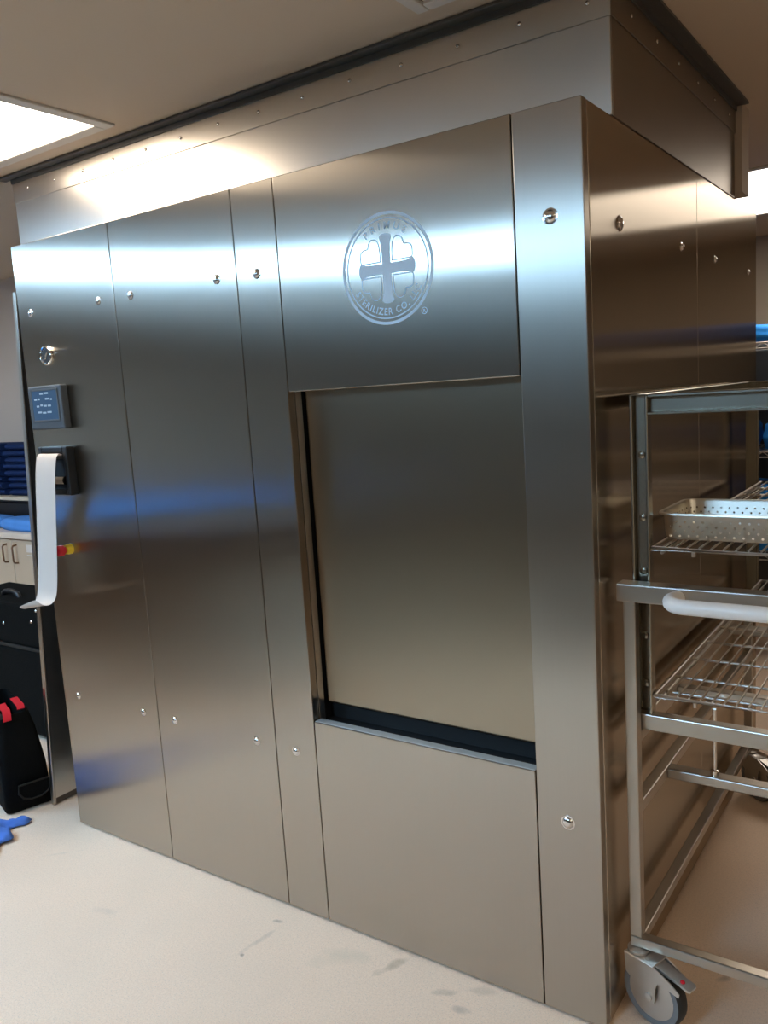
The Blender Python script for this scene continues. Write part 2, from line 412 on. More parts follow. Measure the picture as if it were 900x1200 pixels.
# emblem ------------------------------------------------------------------
def text_mesh(body, size, spacing=1.):
    cu = bpy.data.curves.new('lettering', 'FONT'); cu.body = body; cu.size = size; cu.align_x = 'CENTER'; cu.space_character = spacing
    cu.resolution_u = 4; cu.offset = size*.022
    o = bpy.data.objects.new('lettering', cu); COL.objects.link(o)
    bpy.context.view_layer.update()
    me = bpy.data.meshes.new_from_object(o.evaluated_get(bpy.context.evaluated_depsgraph_get()))
    bpy.data.objects.remove(o); bpy.data.curves.remove(cu)
    return me
def add_flat(bm, me, fn, h=.0005):
    """copy a flat 2-D mesh into bm through fn(x, y) -> (u, v), as a thin raised layer"""
    vs = [bm.verts.new((0, 0, 0)) for _ in me.vertices]
    for v, s in zip(vs, me.vertices):
        u, w = fn(s.co.x, s.co.y); v.co = (u, w, h)
    for p in me.polygons:
        try: bm.faces.new([vs[i] for i in p.vertices])
        except ValueError: pass
def annulus(bm, r0, r1, h=.0005, seg=96, cx=0, cy=0):
    a = [[bm.verts.new((cx+r*math.cos(2*PI*k/seg), cy+r*math.sin(2*PI*k/seg), z)) for k in range(seg)] for r, z in ((r0, 0), (r0, h), (r1, h), (r1, 0))]
    for A, B in zip(a, a[1:]):
        for k in range(seg): bm.faces.new((A[k], A[(k+1) % seg], B[(k+1) % seg], B[k]))
def ribbon(bm, pts, w, h=.0005):
    """closed thin line through pts"""
    n = len(pts); L, R_ = [], []
    for i in range(n):
        p, q = Vector(pts[i-1]), Vector(pts[(i+1) % n]); t = (q-p).normalized(); nn = Vector((-t.y, t.x))*w/2
        c0 = Vector(pts[i]); L.append(bm.verts.new((*(c0+nn), h))); R_.append(bm.verts.new((*(c0-nn), h)))
    for i in range(n):
        j = (i+1) % n; bm.faces.new((L[i], L[j], R_[j], R_[i]))
def smooth_closed(pts, it=3):
    for _ in range(it):
        q = []
        for i in range(len(pts)):
            a, b = Vector(pts[i]), Vector(pts[(i+1) % len(pts)]); q += [tuple(a*.75+b*.25), tuple(a*.25+b*.75)]
        pts = q
    return pts
RR = .1385
lg = BM()
annulus(lg, RR*.945, RR); annulus(lg, RR*.872, RR*.897)
for body, top in (('PRIMUS', True), ('STERILIZER CO. LLC', False)):
    me = text_mesh(body, RR*.175, 1.75 if top else 1.16)
    r_ = RR*.70 if top else RR*.825
    if top: add_flat(lg, me, lambda x, y: ((r_+y)*math.sin(x/r_), (r_+y)*math.cos(x/r_)))
    else: add_flat(lg, me, lambda x, y: ((r_-y)*math.sin(x/r_*1.0), -(r_-y)*math.cos(x/r_*1.0)))
    bpy.data.meshes.remove(me)
# cross with flared, rounded arms
def arm(L, w0, w1):
    pts = [(w0, w0)]
    pts += [(w0, L*.45), (w0*1.05, L*.70), (w1*.92, L*.88), (w1, L*.93)]
    pts += [(w1*math.cos(a)*1.0, L*.93+(L*.10)*math.sin(a)) for a in (PI*.12, PI*.25, PI*.38, PI*.5, PI*.62, PI*.75, PI*.88)]
    pts += [(-w1, L*.93), (-w1*.92, L*.88), (-w0*1.05, L*.70), (-w0, L*.45), (-w0, w0)]
    return pts
w0 = RR*.092
vs = [lg.verts.new((x, y, .0005)) for x, y in ((w0, w0), (-w0, w0), (-w0, -w0), (w0, -w0))]; lg.faces.new(vs)
for k in range(4):
    a = k*PI/2; L = RR*(.60 if k % 2 == 0 else .60)
    lg.faces.new([lg.verts.new((x*math.cos(a)-y*math.sin(a), x*math.sin(a)+y*math.cos(a), .0005)) for x, y in arm(L, w0, RR*.135)])
quad = [(.13, .13), (.13, .13), (.13, .13), (.25, .13), (.40, .13), (.54, .13), (.57, .16), (.57, .24), (.56, .33), (.52, .37), (.45, .385), (.40, .385), (.40, .385), (.385, .43), (.36, .50), (.30, .545), (.22, .54), (.165, .48), (.14, .40), (.13, .25)]
quad_ = [(.13, .13), (.13, .13), (.34, .13), (.47, .145), (.55, .19), (.56, .27), (.53, .36), (.45, .385), (.39, .385), (.385, .43), (.37, .50), (.30, .555), (.22, .54), (.165, .47), (.13, .39), (.13, .25)]
for sx in (1, -1):
    for sy in (1, -1):
        ribbon(lg, smooth_closed([(RR*u*sx, RR*v*sy) for u, v in quad], 2), RR*.020)
# registered mark
annulus(lg, RR*.050, RR*.062, seg=32, cx=.1045, cy=-.1145)
me = text_mesh('R', RR*.085); add_flat(lg, me, lambda x, y: (x+.1045, y-.1145-RR*.03)); bpy.data.meshes.remove(me)
mat = Matrix(((1, 0, 0, -.5225), (0, 0, -1, -.0001), (0, 1, 0, 1.9115), (0, 0, 0, 1)))
lg.transform(mat)
em = obj('emblem', lg, 'logo', p4); em['label'] = 'pale blue round emblem with a cross'

# instruments on the left sheet -------------------------------------------
gx, gz = -1.985, 1.806
gm = axis((gx, 0, gz), (0, -1, 0))
g = obj('gauge', lathe(BM(), [(.036, 0), (.036, .005), (.034, .0105), (.031, .0125), (.0285, .0115), (.0275, .008), (0, .008)], 36, gm), 'chrome', ster, smooth=40)
obj('dial', lathe(BM(), [(.0272, .0082), (0, .0086)], 32, gm), 'dark', g)
nb = BM(); d1 = Vector((.013, .0, .012)); q = Vector((gx, -.0098, gz))
tube(nb, [q+Vector((-.006, 0, -.012)), q+Vector((.010, 0, .010))], [.0022, .0028], 8)
lathe(nb, [(.004, .0085), (.004, .0105), (0, .011)], 12, gm)
obj('needle', nb, 'chrome', g, smooth=40)
tk = BM()
for k in range(9):
    a = math.radians(-30+30*k); p = Vector((gx+math.cos(a)*.0225, -.0090, gz+math.sin(a)*.0225))
    tube(tk, [p, p+Vector((math.cos(a), 0, math.sin(a)))*.003], .0006, 4)
obj('tick_marks', tk, 'glyph', g)
# touch screen
hx0, hx1, hz0, hz1 = -2.090, -1.892, 1.549, 1.703
hm = BM(); box(hm, (hx0, -.030, hz0), (hx1, 0, hz1), .006, 2)
hmi = obj('touch_panel', hm, 'hmi', ster); hmi['label'] = 'grey touch panel with a blue display'
fr = BM()
for a, b in (((hx0+.018, hz0+.028), (hx0+.026, hz1-.012)), ((hx1-.026, hz0+.028), (hx1-.018, hz1-.012)), ((hx0+.026, hz0+.028), (hx1-.026, hz0+.034)), ((hx0+.026, hz1-.018), (hx1-.026, hz1-.012))):
    box(fr, (a[0], -.0325, a[1]), (b[0], -.0295, b[1]), .001, 1)
obj('bezel', fr, 'hmi', hmi)
obj('screen', box(BM(), (hx0+.025, -.0312, hz0+.029), (hx1-.025, -.0297, hz1-.017)), 'screen', hmi)
gl = BM(); random.seed(3)
for zr, segs in ((.128, ((.07, .09), (.095, .12))), (.108, ((.035, .05), (.055, .068), (.10, .125), (.13, .14))), (.085, ((.045, .06), (.068, .082), (.09, .105), (.112, .13))), (.06, ((.05, .072), (.078, .098), (.105, .13)))):
    for a, b in segs:
        dz = random.uniform(-.002, .002); box(gl, (hx0+.004+a, -.0317, hz0-.004+zr+dz), (hx0+.004+b, -.0311, hz0+zr+dz+.0022))
obj('display_marks', gl, 'glyph', hmi)
# printer
px0, px1, pz0, pz1 = -2.062, -1.894, 1.314, 1.487
pr = BM(); 
for a, b in (((px0, pz0), (px0+.022, pz1)), ((px1-.022, pz0), (px1, pz1)), ((px0+.022, pz0), (px1-.022, pz0+.02)), ((px0+.022, pz1-.022), (px1-.022, pz1))):
    box(pr, (a[0], -.035, a[1]), (b[0], 0, b[1]), .004, 2)
prn = obj('chart_printer', pr, 'black', ster); prn['label'] = 'black recording printer'
obj('paper_bay', box(BM(), (px0+.02, -.012, pz0+.018), (px1-.02, -.001, pz1-.02)), 'dark', prn)
obj('platen_roller', tube(BM(), [(px0+.026, -.028, pz1-.034), (px1-.024, -.028, pz1-.034)], .009, 14), 'tread', prn, smooth=40)
obj('paper_roll', tube(BM(), [(px0+.034, -.026, pz0+.052), (px1-.034, -.026, pz0+.052)], .013, 18), 'paper', prn, smooth=40)
for x in (px0+.030, px1-.030):
    obj('roll_holder', lathe(BM(), [(.016, 0), (.016, .003), (.006, .005), (0, .006)], 18, axis((x, -.026, pz0+.052), (1 if x < -1.99 else -1, 0, 0))), 'chrome', prn, smooth=40)
# emergency stop
ex, ez = -1.984, 1.112
em_ = axis((ex, 0, ez), (0, -1, 0))
es = obj('stop_button', lathe(BM(), [(.019, 0), (.019, .012), (.0175, .016), (.0175, .024), (.012, .025), (0, .025)], 28, em_), 'yellow', ster, smooth=40); es['label'] = 'red push button on a yellow collar'
obj('button_head', lathe(BM(), [(.012, .024), (.013, .028), (.0195, .034), (.0205, .042), (.0195, .054), (.016, .059), (.008, .0615), (0, .062)], 28, em_), 'red', es, smooth=50)
# printout: paper ribbon leaving the slot, looping over and hanging past the button
path = [(-.0385, 1.456), (-.046, 1.464), (-.056, 1.465), (-.065, 1.458), (-.071, 1.44), (-.075, 1.41), (-.077, 1.37), (-.076, 1.30), (-.075, 1.2), (-.074, 1.1), (-.074, 1.02), (-.076, .965), (-.083, .938), (-.098, .922), (-.116, .922), (-.130, .932), (-.138, .948)]
pb = BM(); rows = []
for i, (y, z) in enumerate(path):
    t = i/(len(path)-1)
    xa = -2.026+.17*(min(z, 1.42)-1.42); xb = xa+.120      # the strip hangs a little askew
    tw = max(0, (t-.70)/.30)
    rows.append([pb.verts.new((xa-.035*tw**2+(xb-xa)*k/4, y-.002*math.sin(k/4*PI)-.0*tw, z-.040*tw*(1-k/4)+.004*tw)) for k in range(5)])
for A, B in zip(rows, rows[1:]):
    for k in range(4): pb.faces.new((A[k], A[k+1], B[k+1], B[k]))
po = obj('printout', pb, 'paper', None, smooth=True, loc=(-1.99, -.05, 1.452))
sd = po.modifiers.new('thick', 'SOLIDIFY'); sd.thickness = .0006
ss = po.modifiers.new('sub', 'SUBSURF'); ss.levels = ss.render_levels = 2
tag(po, 'long white paper printout strip hanging curled from the black printer', 'paper strip')
# ---------------------------------------------------------------- leaning sheet at the left end
sp = thing('steel_side_panel', 'narrow loose steel side sheet leaning against the left end of the sterilizer', 'metal sheet', (-2.36, .2, 0))
tilt = Matrix.Translation((-2.362, .036, 0)) @ Matrix.Rotation(math.radians(4.6), 4, 'Y')
b = BM(); box(b, (-.004, .012, .03), (0, .60, 2.06), .001, 1); b.transform(tilt); obj('sheet', b, 'duct', sp)
b = BM(); box(b, (-.018, 0, .004), (.004, .012, 2.06), .003, 2); b.transform(tilt); obj('folded_edge', b, 'tube', sp)
b = BM(); box(b, (-.02, .014, .003), (-.006, .60, .032)); b.transform(tilt); obj('foot_strip', b, 'wood', sp)

# ---------------------------------------------------------------- plenum above the machine
DY, DXL, DXR, DZ0 = .185, -2.355, .0015, 2.2012
pl = thing('steel_plenum', 'stainless steel sheet enclosure between the top of the sterilizer and the ceiling', 'duct', (-1.18, .8, DZ0))
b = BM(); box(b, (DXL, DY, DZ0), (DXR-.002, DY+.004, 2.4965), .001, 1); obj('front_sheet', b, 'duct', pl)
b = BM(); box(b, (DXR-.004, DY+.0045, 2.1985), (DXR, 1.419, 2.4965), .001, 1); obj('side_sheet', b, 'ductshade', pl)
b = BM(); box(b, (DXL, DY+.004, DZ0), (DXL+.004, 1.415, 2.4965), .001, 1); obj('side_sheet', b, 'ductshade', pl)
b = BM(); box(b, (DXL-.001, DY-.0035, 2.412), (DXR+.001, DY, 2.500), .0012, 1); ts = obj('top_strip', b, 'duct', pl)
b = BM(); box(b, (DXR, DY-.003, 2.412), (DXR+.0035, 1.419, 2.500), .0012, 1); tr = obj('top_strip', b, 'ductshade', pl)
for k in range(14):
    x = -2.26+k*.17; rb = lathe(BM(), [(.0055, 0), (.0052, .0018), (.0035, .0034), (0, .004)], 12, axis((x, DY-.0035, 2.452+(.004 if k % 3 == 0 else 0)), (0, -1, 0))); obj('rivet', rb, 'screw', ts, smooth=True)
for k in range(6):
    y = .32+k*.2; rb = lathe(BM(), [(.0055, 0), (.0052, .0018), (.0035, .0034), (0, .004)], 12, axis((DXR+.0035, y, 2.452), (1, 0, 0))); obj('rivet', rb, 'screw', tr, smooth=True)
b = BM(); box(b, (DXL-.045, DY-.042, 2.5005), (DXR+.046, DY-.0005, 2.5085), .0008, 1); box(b, (DXR+.0005, DY-.0005, 2.5005), (DXR+.046, 1.425, 2.5085), .0008, 1)
obj('ceiling_trim', b, 'trim', pl)
b = BM(); box(b, (DXL-.001, DY-.009, 2.484), (DXR+.002, DY-.004, 2.5004)); box(b, (DXR+.004, DY-.009, 2.484), (DXR+.009, 1.419, 2.5004)); obj('trim_leg', b, 'trim', pl)

# ================================================================ trolley
TX0, TX1, TY0, TY1 = .028, .70, .10, 1.45
tro = thing('transfer_trolley', 'stainless steel transfer trolley with a white handle beside the sterilizer', 'trolley', (.36, .78, 0))
t_ = .03
def rail(name, a, b, parent=tro, mat='tube', bev=.003): return obj(name, box(BM(), a, b, bev, 2), mat, parent)
for x in (TX0, TX1-t_):
    rail('post', (x, TY0, .2105), (x+t_, TY0+t_, 1.0785)); rail('post', (x, TY1-t_, .2105), (x+t_, TY1, .720))
rail('push_bar', (.017, TY0-.012, 1.079), (.712, TY0+t_+.004, 1.122))
fb = BM()
for a, b in (((TX0, TY0, .183), (TX1, TY0+t_, .21)), ((TX0, TY1-t_, .183), (TX1, TY1, .21)), ((TX0, TY0+t_+.0005, .183), (TX0+t_, TY1-t_-.0005, .21)), ((TX1-t_, TY0+t_+.0005, .183), (TX1, TY1-t_-.0005, .21))): box(fb, a, b, .003, 2)
obj('bottom_frame', fb, 'tube', tro)
for x in (TX0, TX1-t_):
    rail('middle_rail', (x, TY0+t_, .535), (x+t_, TY1-t_, .565)); rail('carrying_rail', (x, TY0+t_, .720), (x+t_, TY1-t_, .7475))
cb = BM(); box(cb, (TX0+t_, .335, .535), (TX1-t_, .375, .562), .003, 2); obj('cross_bar', cb, 'tube', tro)
cb = BM(); box(cb, (TX0+t_, 1.10, .720), (TX1-t_, 1.135, .7475), .003, 2); obj('cross_bar', cb, 'tube', tro)
lr = BM(); tube(lr, [(.175, .355, .5625), (.175, .355, .742)], .0055, 10); lathe(lr, [(.011, 0), (.011, .012), (.006, .014)], 14, axis((.175, .355, .5625), (0, 0, 1)))
obj('latch_rod', lr, 'chrome', tro, smooth=40)
# white handle: bar with elbows back to the push bar
hp = [Vector((.160, TY0-.012, 1.100))]
for k in range(0, 7):
    a = k/6*PI/2; hp.append(Vector((.160+.040*(1-math.cos(a)), TY0-.06-.05*math.sin(a), 1.106)))
for k in range(1, 8): hp.append(Vector((.200+.335*k/8, TY0-.110, 1.106)))
for k in range(0, 7):
    a = PI/2-k/6*PI/2; hp.append(Vector((.58-.045*(1-math.cos(a)), TY0-.06-.05*math.sin(a), 1.106)))
hp.append(Vector((.58, TY0-.012, 1.100)))
hd = obj('handle', tube(BM(), hp, .0168, 20), 'white', tro, smooth=50); hd['label'] = 'thick white plastic push handle'
# casters: built at the origin, then placed
def caster(cx, cy, ang):
    T = Matrix.Translation((cx, cy, 0)) @ Matrix.Rotation(ang, 4, 'Z')
    off, R_, zc = .046, .083, .083
    f = BM()
    lathe(f, [(.024, .171), (.027, .173), (.027, .1795), (.014, .181), (.010, .1825)], 24)
    box(f, (-.024, -.030, .1675), (.062, .030, .1715), .002, 1)
    leg = [(-.024, .170), (.062, .170), (.105, .152), (.132, .136), (.130, .126), (.095, .132), (.070, .128), (off+.018, .110), (off+.016, zc-.010), (off+.008, zc-.018), (off-.010, zc-.018), (off-.022, zc+.005), (-.020, .118)]
    for s in (-1, 1):
        m = Matrix(((1, 0, 0, 0), (0, 0, 1, s*.026-.0015), (0, 1, 0, 0), (0, 0, 0, 1))); prism(f, leg, m, .003)
    for s in (-1, 1): lathe(f, [(.0105, 0), (.0105, .004), (.006, .006), (0, .006)], 14, axis((off, s*.0275, zc), (0, s, 0)))
    f.transform(T)
    root = obj('caster', f, 'cast', tro, smooth=30, loc=(cx, cy, 0))
    w = BM(); m = axis((off, 0, zc), (0, -1, 0))
    lathe(w, [(0, -.016), (.018, -.016), (R_*.5, -.0175), (R_*.76, -.017), (R_*.78, .0), (R_*.76, .017), (R_*.5, .0175), (.018, .016), (0, .016)], 44, m)
    w.transform(T); obj('wheel_disc', w, 'cast', root, smooth=30)
    w = BM(); lathe(w, [(R_*.765, -.0165), (R_*.94, -.019), (R_*.94, -.0185), (R_*.765, -.016)], 44, m, False); lathe(w, [(R_*.765, .0165), (R_*.94, .019), (R_*.94, .0185), (R_*.765, .016)], 44, m, False)
    w.transform(T); obj('tyre_wall', w, 'tyre', root, smooth=30)
    w = BM(); lathe(w, [(R_*.94, -.0188), (R_*.985, -.014), (R_, -.006), (R_, .006), (R_*.985, .014), (R_*.94, .0188)], 44, m, False); w.transform(T); obj('tread', w, 'tread', root, smooth=50)
    k = BM(); a0 = Vector((.02, 0, .158))
    prism(k, [(.030, -.020), (.125, -.016), (.150, -.017), (.155, -.012), (.155, .012), (.150, .017), (.125, .016), (.030, .020)], Matrix.Translation((0, 0, .1735)) @ Matrix.Rotation(math.radians(11), 4, 'Y'), .006)
    k.transform(T); br = obj('brake_lever', k, 'cast', root)
    k = BM(); lathe(k, [(.006, 0), (.006, .0015), (0, .002)], 14, axis(Vector((.127, -.004, .1552)), (.19, 0, .98))); k.transform(T); bd = obj('brake_mark', k, 'red', br)
    return root
caster(.047, .108, math.radians(-18))
caster(TX1-.02, .118, math.radians(40)); caster(.055, TY1-.03, math.radians(-38)); caster(TX1-.02, TY1-.03, math.radians(60))

# ================================================================ loading rack on the trolley
RX0, RX1, RY0, RY1, RZ0, RZ1 = .040, .665, .140, 1.43, .748, 1.562
rk = thing('loading_rack', 'tall stainless steel rack with two wire shelves standing on the trolley', 'rack', (.35, .78, RZ0))
def channel(bm, p, q, w, d, axis_open, th=.003):
    box(bm, p, q, .0012, 1)
for (x, sx) in ((RX0, 1), (RX1, -1)):
    for (y, sy) in ((RY0, 1), (RY1, -1)):
        b = BM(); w = .042
        box(b, (x, y, RZ0+.0405), (x+sx*.006, y+sy*.03, RZ1-.003), .0015, 1)              # outer lip
        box(b, (x+sx*.006, y+sy*.022, RZ0+.0405), (x+sx*(w-.006), y+sy*.030, RZ1-.003), .001, 1)   # web set back
        box(b, (x+sx*(w-.006), y, RZ0+.0405), (x+sx*w, y+sy*.03, RZ1-.003), .0015, 1)      # inner lip
        o = obj('post', b, 'rack', rk)
        for z in (1.42, 1.27, 1.14, .98, .86):
            obj('bolt', lathe(BM(), [(.009, 0), (.009, .002), (.006, .004), (0, .0042)], 14, axis((x+sx*w/2, y+sy*.022, z), (0, -sy, 0))), 'rack', o, smooth=40)
b = BM()
for y, sy in ((RY0, 1), (RY1, -1)):
    box(b, (RX0+.042, y, RZ1-.008), (RX1-.042, y+sy*.03, RZ1), .002, 1); box(b, (RX0+.042, y+sy*.022, RZ1-.042), (RX1-.042, y+sy*.030, RZ1-.008), .001, 1); box(b, (RX0+.042, y, RZ1-.048), (RX1-.042, y+sy*.03, RZ1-.042), .0015, 1)
    box(b, (RX0, y, RZ1-.003), (RX0+.042, y+sy*.03, RZ1), .001, 1); box(b, (RX1-.042, y, RZ1-.003), (RX1, y+sy*.03, RZ1), .001, 1)
for x, sx in ((RX0, 1), (RX1, -1)): box(b, (x, RY0+.03, RZ1-.035), (x+sx*.012, RY1-.03, RZ1), .002, 1)
obj('top_frame', b, 'rack', rk)
b = BM()
for y, sy in ((RY0, 1), (RY1, -1)): box(b, (RX0-.002, y-.002*sy, RZ0), (RX1+.002, y+sy*.03, RZ0+.0395), .0025, 2)
for x, sx in ((RX0, 1), (RX1, -1)): box(b, (x, RY0+.0305, RZ0), (x+sx*.03, RY1-.0305, RZ0+.0395), .0025, 2)
for y in (.40, 1.0): box(b, (RX0+.0305, y, RZ0+.004), (RX1-.0305, y+.03, RZ0+.024), .002, 1)
obj('bottom_frame', b, 'tube', rk)
def wire_shelf(z, nx=20):
    b = BM(); xa, xb, ya, yb = RX0+.048, RX1-.048, RY0+.006, RY1-.010
    tube(b, [(xa, ya, z), (xb, ya, z), (xb, yb, z), (xa, yb, z)], .0056, 8, close=True)
    tube(b, [(xa+.012, ya+.03, z-.016), (xa+.012, yb-.03, z-.016)], .004, 8); tube(b, [(xb-.012, ya+.03, z-.016), (xb-.012, yb-.03, z-.016)], .004, 8)
    tube(b, [(xa, ya+.09, z-.02), (xb, ya+.09, z-.02)], .004, 8)
    for k in range(8): 
        y = ya+.16*(k+1)
        if y < yb-.03: tube(b, [(xa, y, z-.003), (xb, y, z-.003)], .0038, 8)
    for k in range(1, nx):
        x = xa+(xb-xa)*k/nx; tube(b, [(x, ya, z+.005), (x, yb, z+.005)], .0024, 6)
    tube(b, [(.18, ya+.004, z-.005), (.18, ya+.004, z-.016)], .005, 8)
    o = obj('wire_shelf', b, 'wire', rk, smooth=50)
    h = BM()
    for x, s in ((RX0+.042, 1), (RX1-.042, -1)): box(h, (x, RY0+.03, z-.012), (x+s*.010, RY1-.03, z-.003), .0015, 1)
    obj('shelf_runner', h, 'tube', o)
    return o
wire_shelf(.836); wire_shelf(1.200)

# perforated tray on the upper shelf
tl = Vector((.085, .215, 1.2082))
b = BM(); tw, td, th = .50, .245, .066
def rr(x0, x1, y0, y1, r, z, n=6):
    pts = []
    for cx, cy, a0 in ((x1-r, y0+r, -PI/2), (x1-r, y1-r, 0), (x0+r, y1-r, PI/2), (x0+r, y0+r, PI)):
        for k in range(n+1): a = a0+k/n*PI/2; pts.append((cx+r*math.cos(a), cy+r*math.sin(a), z))
    return pts
rings = [rr(.02, tw-.02, .02, td-.02, .015, .0015), rr(.010, tw-.010, .010, td-.010, .022, .001), rr(.006, tw-.006, .006, td-.006, .026, .008), rr(.002, tw-.002, .002, td-.002, .030, th-.004), rr(0, tw, 0, td, .032, th), rr(-.009, tw+.009, -.009, td+.009, .04, th), rr(-.010, tw+.010, -.010, td+.010, .041, th-.004)]
rv = [[b.verts.new(p) for p in r] for r in rings]
b.faces.new(rv[0][::-1])
for A, B in zip(rv, rv[1:]):
    for k in range(len(A)): b.faces.new((A[k], A[(k+1) % len(A)], B[(k+1) % len(A)], B[k]))
o = obj('perforated_tray', b, 'perf', None, smooth=40); o.location = tl
tag(o, 'shallow perforated steel instrument tray on the upper wire shelf', 'tray')

# ================================================================ far wire shelving with blue packs (right edge)
def soft_pack(bm, sx, sy, sz, seed=0, puff=.18):
    """cloth-wrapped pack: rounded, slightly uneven block resting on z = 0"""
    rnd = random.Random(seed); n = 6
    ph = [rnd.uniform(0, 6.28) for _ in range(6)]
    tmp = BM(); bmesh.ops.create_cube(tmp, size=1); bmesh.ops.subdivide_edges(tmp, edges=tmp.edges, cuts=n, use_grid_fill=True)
    for v in tmp.verts:
        p = v.co*2
        q = Vector((p.x*math.sqrt(max(0, 1-p.y*p.y*puff-p.z*p.z*puff)), p.y*math.sqrt(max(0, 1-p.x*p.x*puff-p.z*p.z*puff)), p.z*math.sqrt(max(0, 1-p.x*p.x*puff-p.y*p.y*puff))))
        w = 1+.03*math.sin(3*p.x+ph[0])*math.cos(4*p.y+ph[1])+.025*math.sin(6*p.z+ph[2]+2*p.x)
        q *= w
        # wrapped folds: a shallow diagonal ridge on the faces
        q.z += .05*max(0, 1-abs(p.x+.5*p.y+.2*math.sin(ph[3]))*5)*(1 if p.z > .9 else 0)
        v.co = Vector((q.x*sx/2, q.y*sy/2, max(-1., q.z)*sz/2+sz/2))
    lo = min(v.co.z for v in tmp.verts)
    for v in tmp.verts: v.co.z = max(0, v.co.z-lo-.004)
    me = bpy.data.meshes.new('pack'); tmp.to_mesh(me); tmp.free(); bm.from_mesh(me); bpy.data.meshes.remove(me)
    return bm
def pack(name, loc, size, rot, mat, label, cat, group=None, seed=0):
    o = obj(name, soft_pack(BM(), *size, seed), mat, None, smooth=True); o.location = loc; o.rotation_euler = (0, 0, rot)
    return tag(o, label, cat, group)
FX0, FX1, FY0, FY1 = -.62, 1.22, 3.02, 3.48
fs = thing('wire_shelving', 'dark wire shelving unit full of blue packs beyond the right edge of the sterilizer', 'shelving', (.3, 3.25, 0))
FT = [.605, .878, 1.165, 1.455, 1.742]
for x in (FX0, FX1):
    for y in (FY0, FY1): obj('post', tube(BM(), [(x, y, .0), (x, y, 1.95)], .0127, 12), 'wire', fs, smooth=40)
for z in FT:
    b = BM()
    tube(b, [(FX0, FY0, z), (FX1, FY0, z), (FX1, FY1, z), (FX0, FY1, z)], .004, 8, close=True); tube(b, [(FX0, FY0, z-.03), (FX1, FY0, z-.03), (FX1, FY1, z-.03), (FX0, FY1, z-.03)], .004, 8, close=True)
    n = 44
    tube(b, [(FX0+(FX1-FX0)*k/n, FY0, z-.03*(k % 2)) for k in range(n+1)], .0025, 6)
    for k in range(1, 52): x = FX0+(FX1-FX0)*k/52; tube(b, [(x, FY0, z+.003), (x, FY1, z+.003)], .002, 5)
    for k in range(1, 4): y = FY0+(FY1-FY0)*k/4; tube(b, [(FX0, y, z-.004), (FX1, y, z-.004)], .003, 6)
    obj('wire_shelf', b, 'wire', fs, smooth=50)
bp_ = obj('dark_backing', box(BM(), (FX0-.01, FY1+.014, .12), (FX1+.01, FY1+.020, 1.76), .001, 1), 'backgrey', fs); bp_['label'] = 'dark grey sheet added to darken the gaps between the tiers'  # added sheet that gives the shelf gaps their dark tone
tiern = ['lowest', 'second lowest', 'middle', 'second highest', 'top']
sd_ = 0
for ti, z in enumerate(FT):
    hgt = [.09, .12, .155, .065, .11][ti]
    xs = [(-.36, .40), (.08, .40), (.54, .40)] if ti != 2 else [(-.40, .30), (-.115, .21), (.16, .28), (.54, .36)]
    for k, (x, w) in enumerate(xs+[(.98, .36)]):
        sd_ += 1
        where = (['left end', 'second from the left', 'second from the right', 'right end'] if len(xs) == 3 else ['left end', 'second from the left', 'middle', 'second from the right', 'right end'])[k]
        pack('wrapped_pack', (x, FY0+.20, z+.0055), (w, .36, hgt*(1+.1*math.sin(sd_))), .03*math.sin(sd_*2), 'blue' if x < .1 and not (ti != 2 and k == 1) else 'dimblue', f'blue wrapped pack on the {tiern[ti]} tier of the wire shelving, {where}', 'pack', 'blue packs on the wire shelving', sd_)

# ================================================================ left: counter, cabinets, shelf
CF = 1.03
units = [(-5.36, 'beige laminate base cabinet left of the stickered one'), (-4.53, 'beige laminate base cabinet with a white sticker on its door'), (-3.70, 'beige laminate base cabinet hidden behind the loose steel sheet')]
for i, (x, lab) in enumerate(units):
    cab = thing('base_cabinet', lab, 'cabinet', (x+.41, 1.25, 0), 'base cabinets under the counter')
    obj('body', box(BM(), (x, CF+.022, .08), (x+.82, WB-.014, .862), .001, 1), 'laminate', cab)
    obj('toe_kick', box(BM(), (x, CF+.07, 0), (x+.82, CF+.09, .08)), 'base', cab)
    for s in (0, 1):
        xa = x+.002+s*.41
        d = obj('door', box(BM(), (xa, CF, .09), (xa+.406, CF+.02, .855), .002, 1), 'laminate', cab)
        hx = xa+(.355 if s == 0 else .05)
        h = BM(); tube(h, [(hx, CF, .825), (hx, CF-.022, .822), (hx, CF-.03, .812), (hx, CF-.03, .725), (hx, CF-.022, .715), (hx, CF, .712)], .006, 10)
        obj('handle', h, 'brown', d, smooth=50)
        if i == 1 and s == 1:
            st = obj('sticker', box(BM(), (xa+.155, CF-.001, .785), (xa+.225, CF+.0005, .830)), 'paper', d); st['label'] = 'small white paper sticker'
            obj('sticker', box(BM(), (xa+.155, CF-.001, .762), (xa+.225, CF+.0005, .768)), 'ptrim', d)
wt = obj('worktop', box(BM(), (-5.40, CF-.02, .8625), (-2.86, WB-.013, .902), .008, 3), 'worktop', None, loc=(-4.1, 1.25, .8625)); tag(wt, 'long pale laminate worktop on the base cabinets', 'worktop')
# packs on the worktop
pack('wrapped_pack', (-4.62, 1.14, .9022), (.55, .20, .075), .05, 'paleblue', 'flat light blue pack at the left of the worktop', 'pack', 'light blue packs on the worktop', 51)
pack('wrapped_pack', (-4.055, 1.15, .9022), (.50, .20, .078), -.03, 'paleblue', 'flat light blue pack on the worktop beside the loose steel sheet', 'pack', 'light blue packs on the worktop', 52)
pack('wrapped_pack', (-3.98, 1.36, .9022), (.55, .20, .135), .04, 'paleblue', 'taller light blue pack at the back of the worktop', 'pack', 'light blue packs on the worktop', 53)
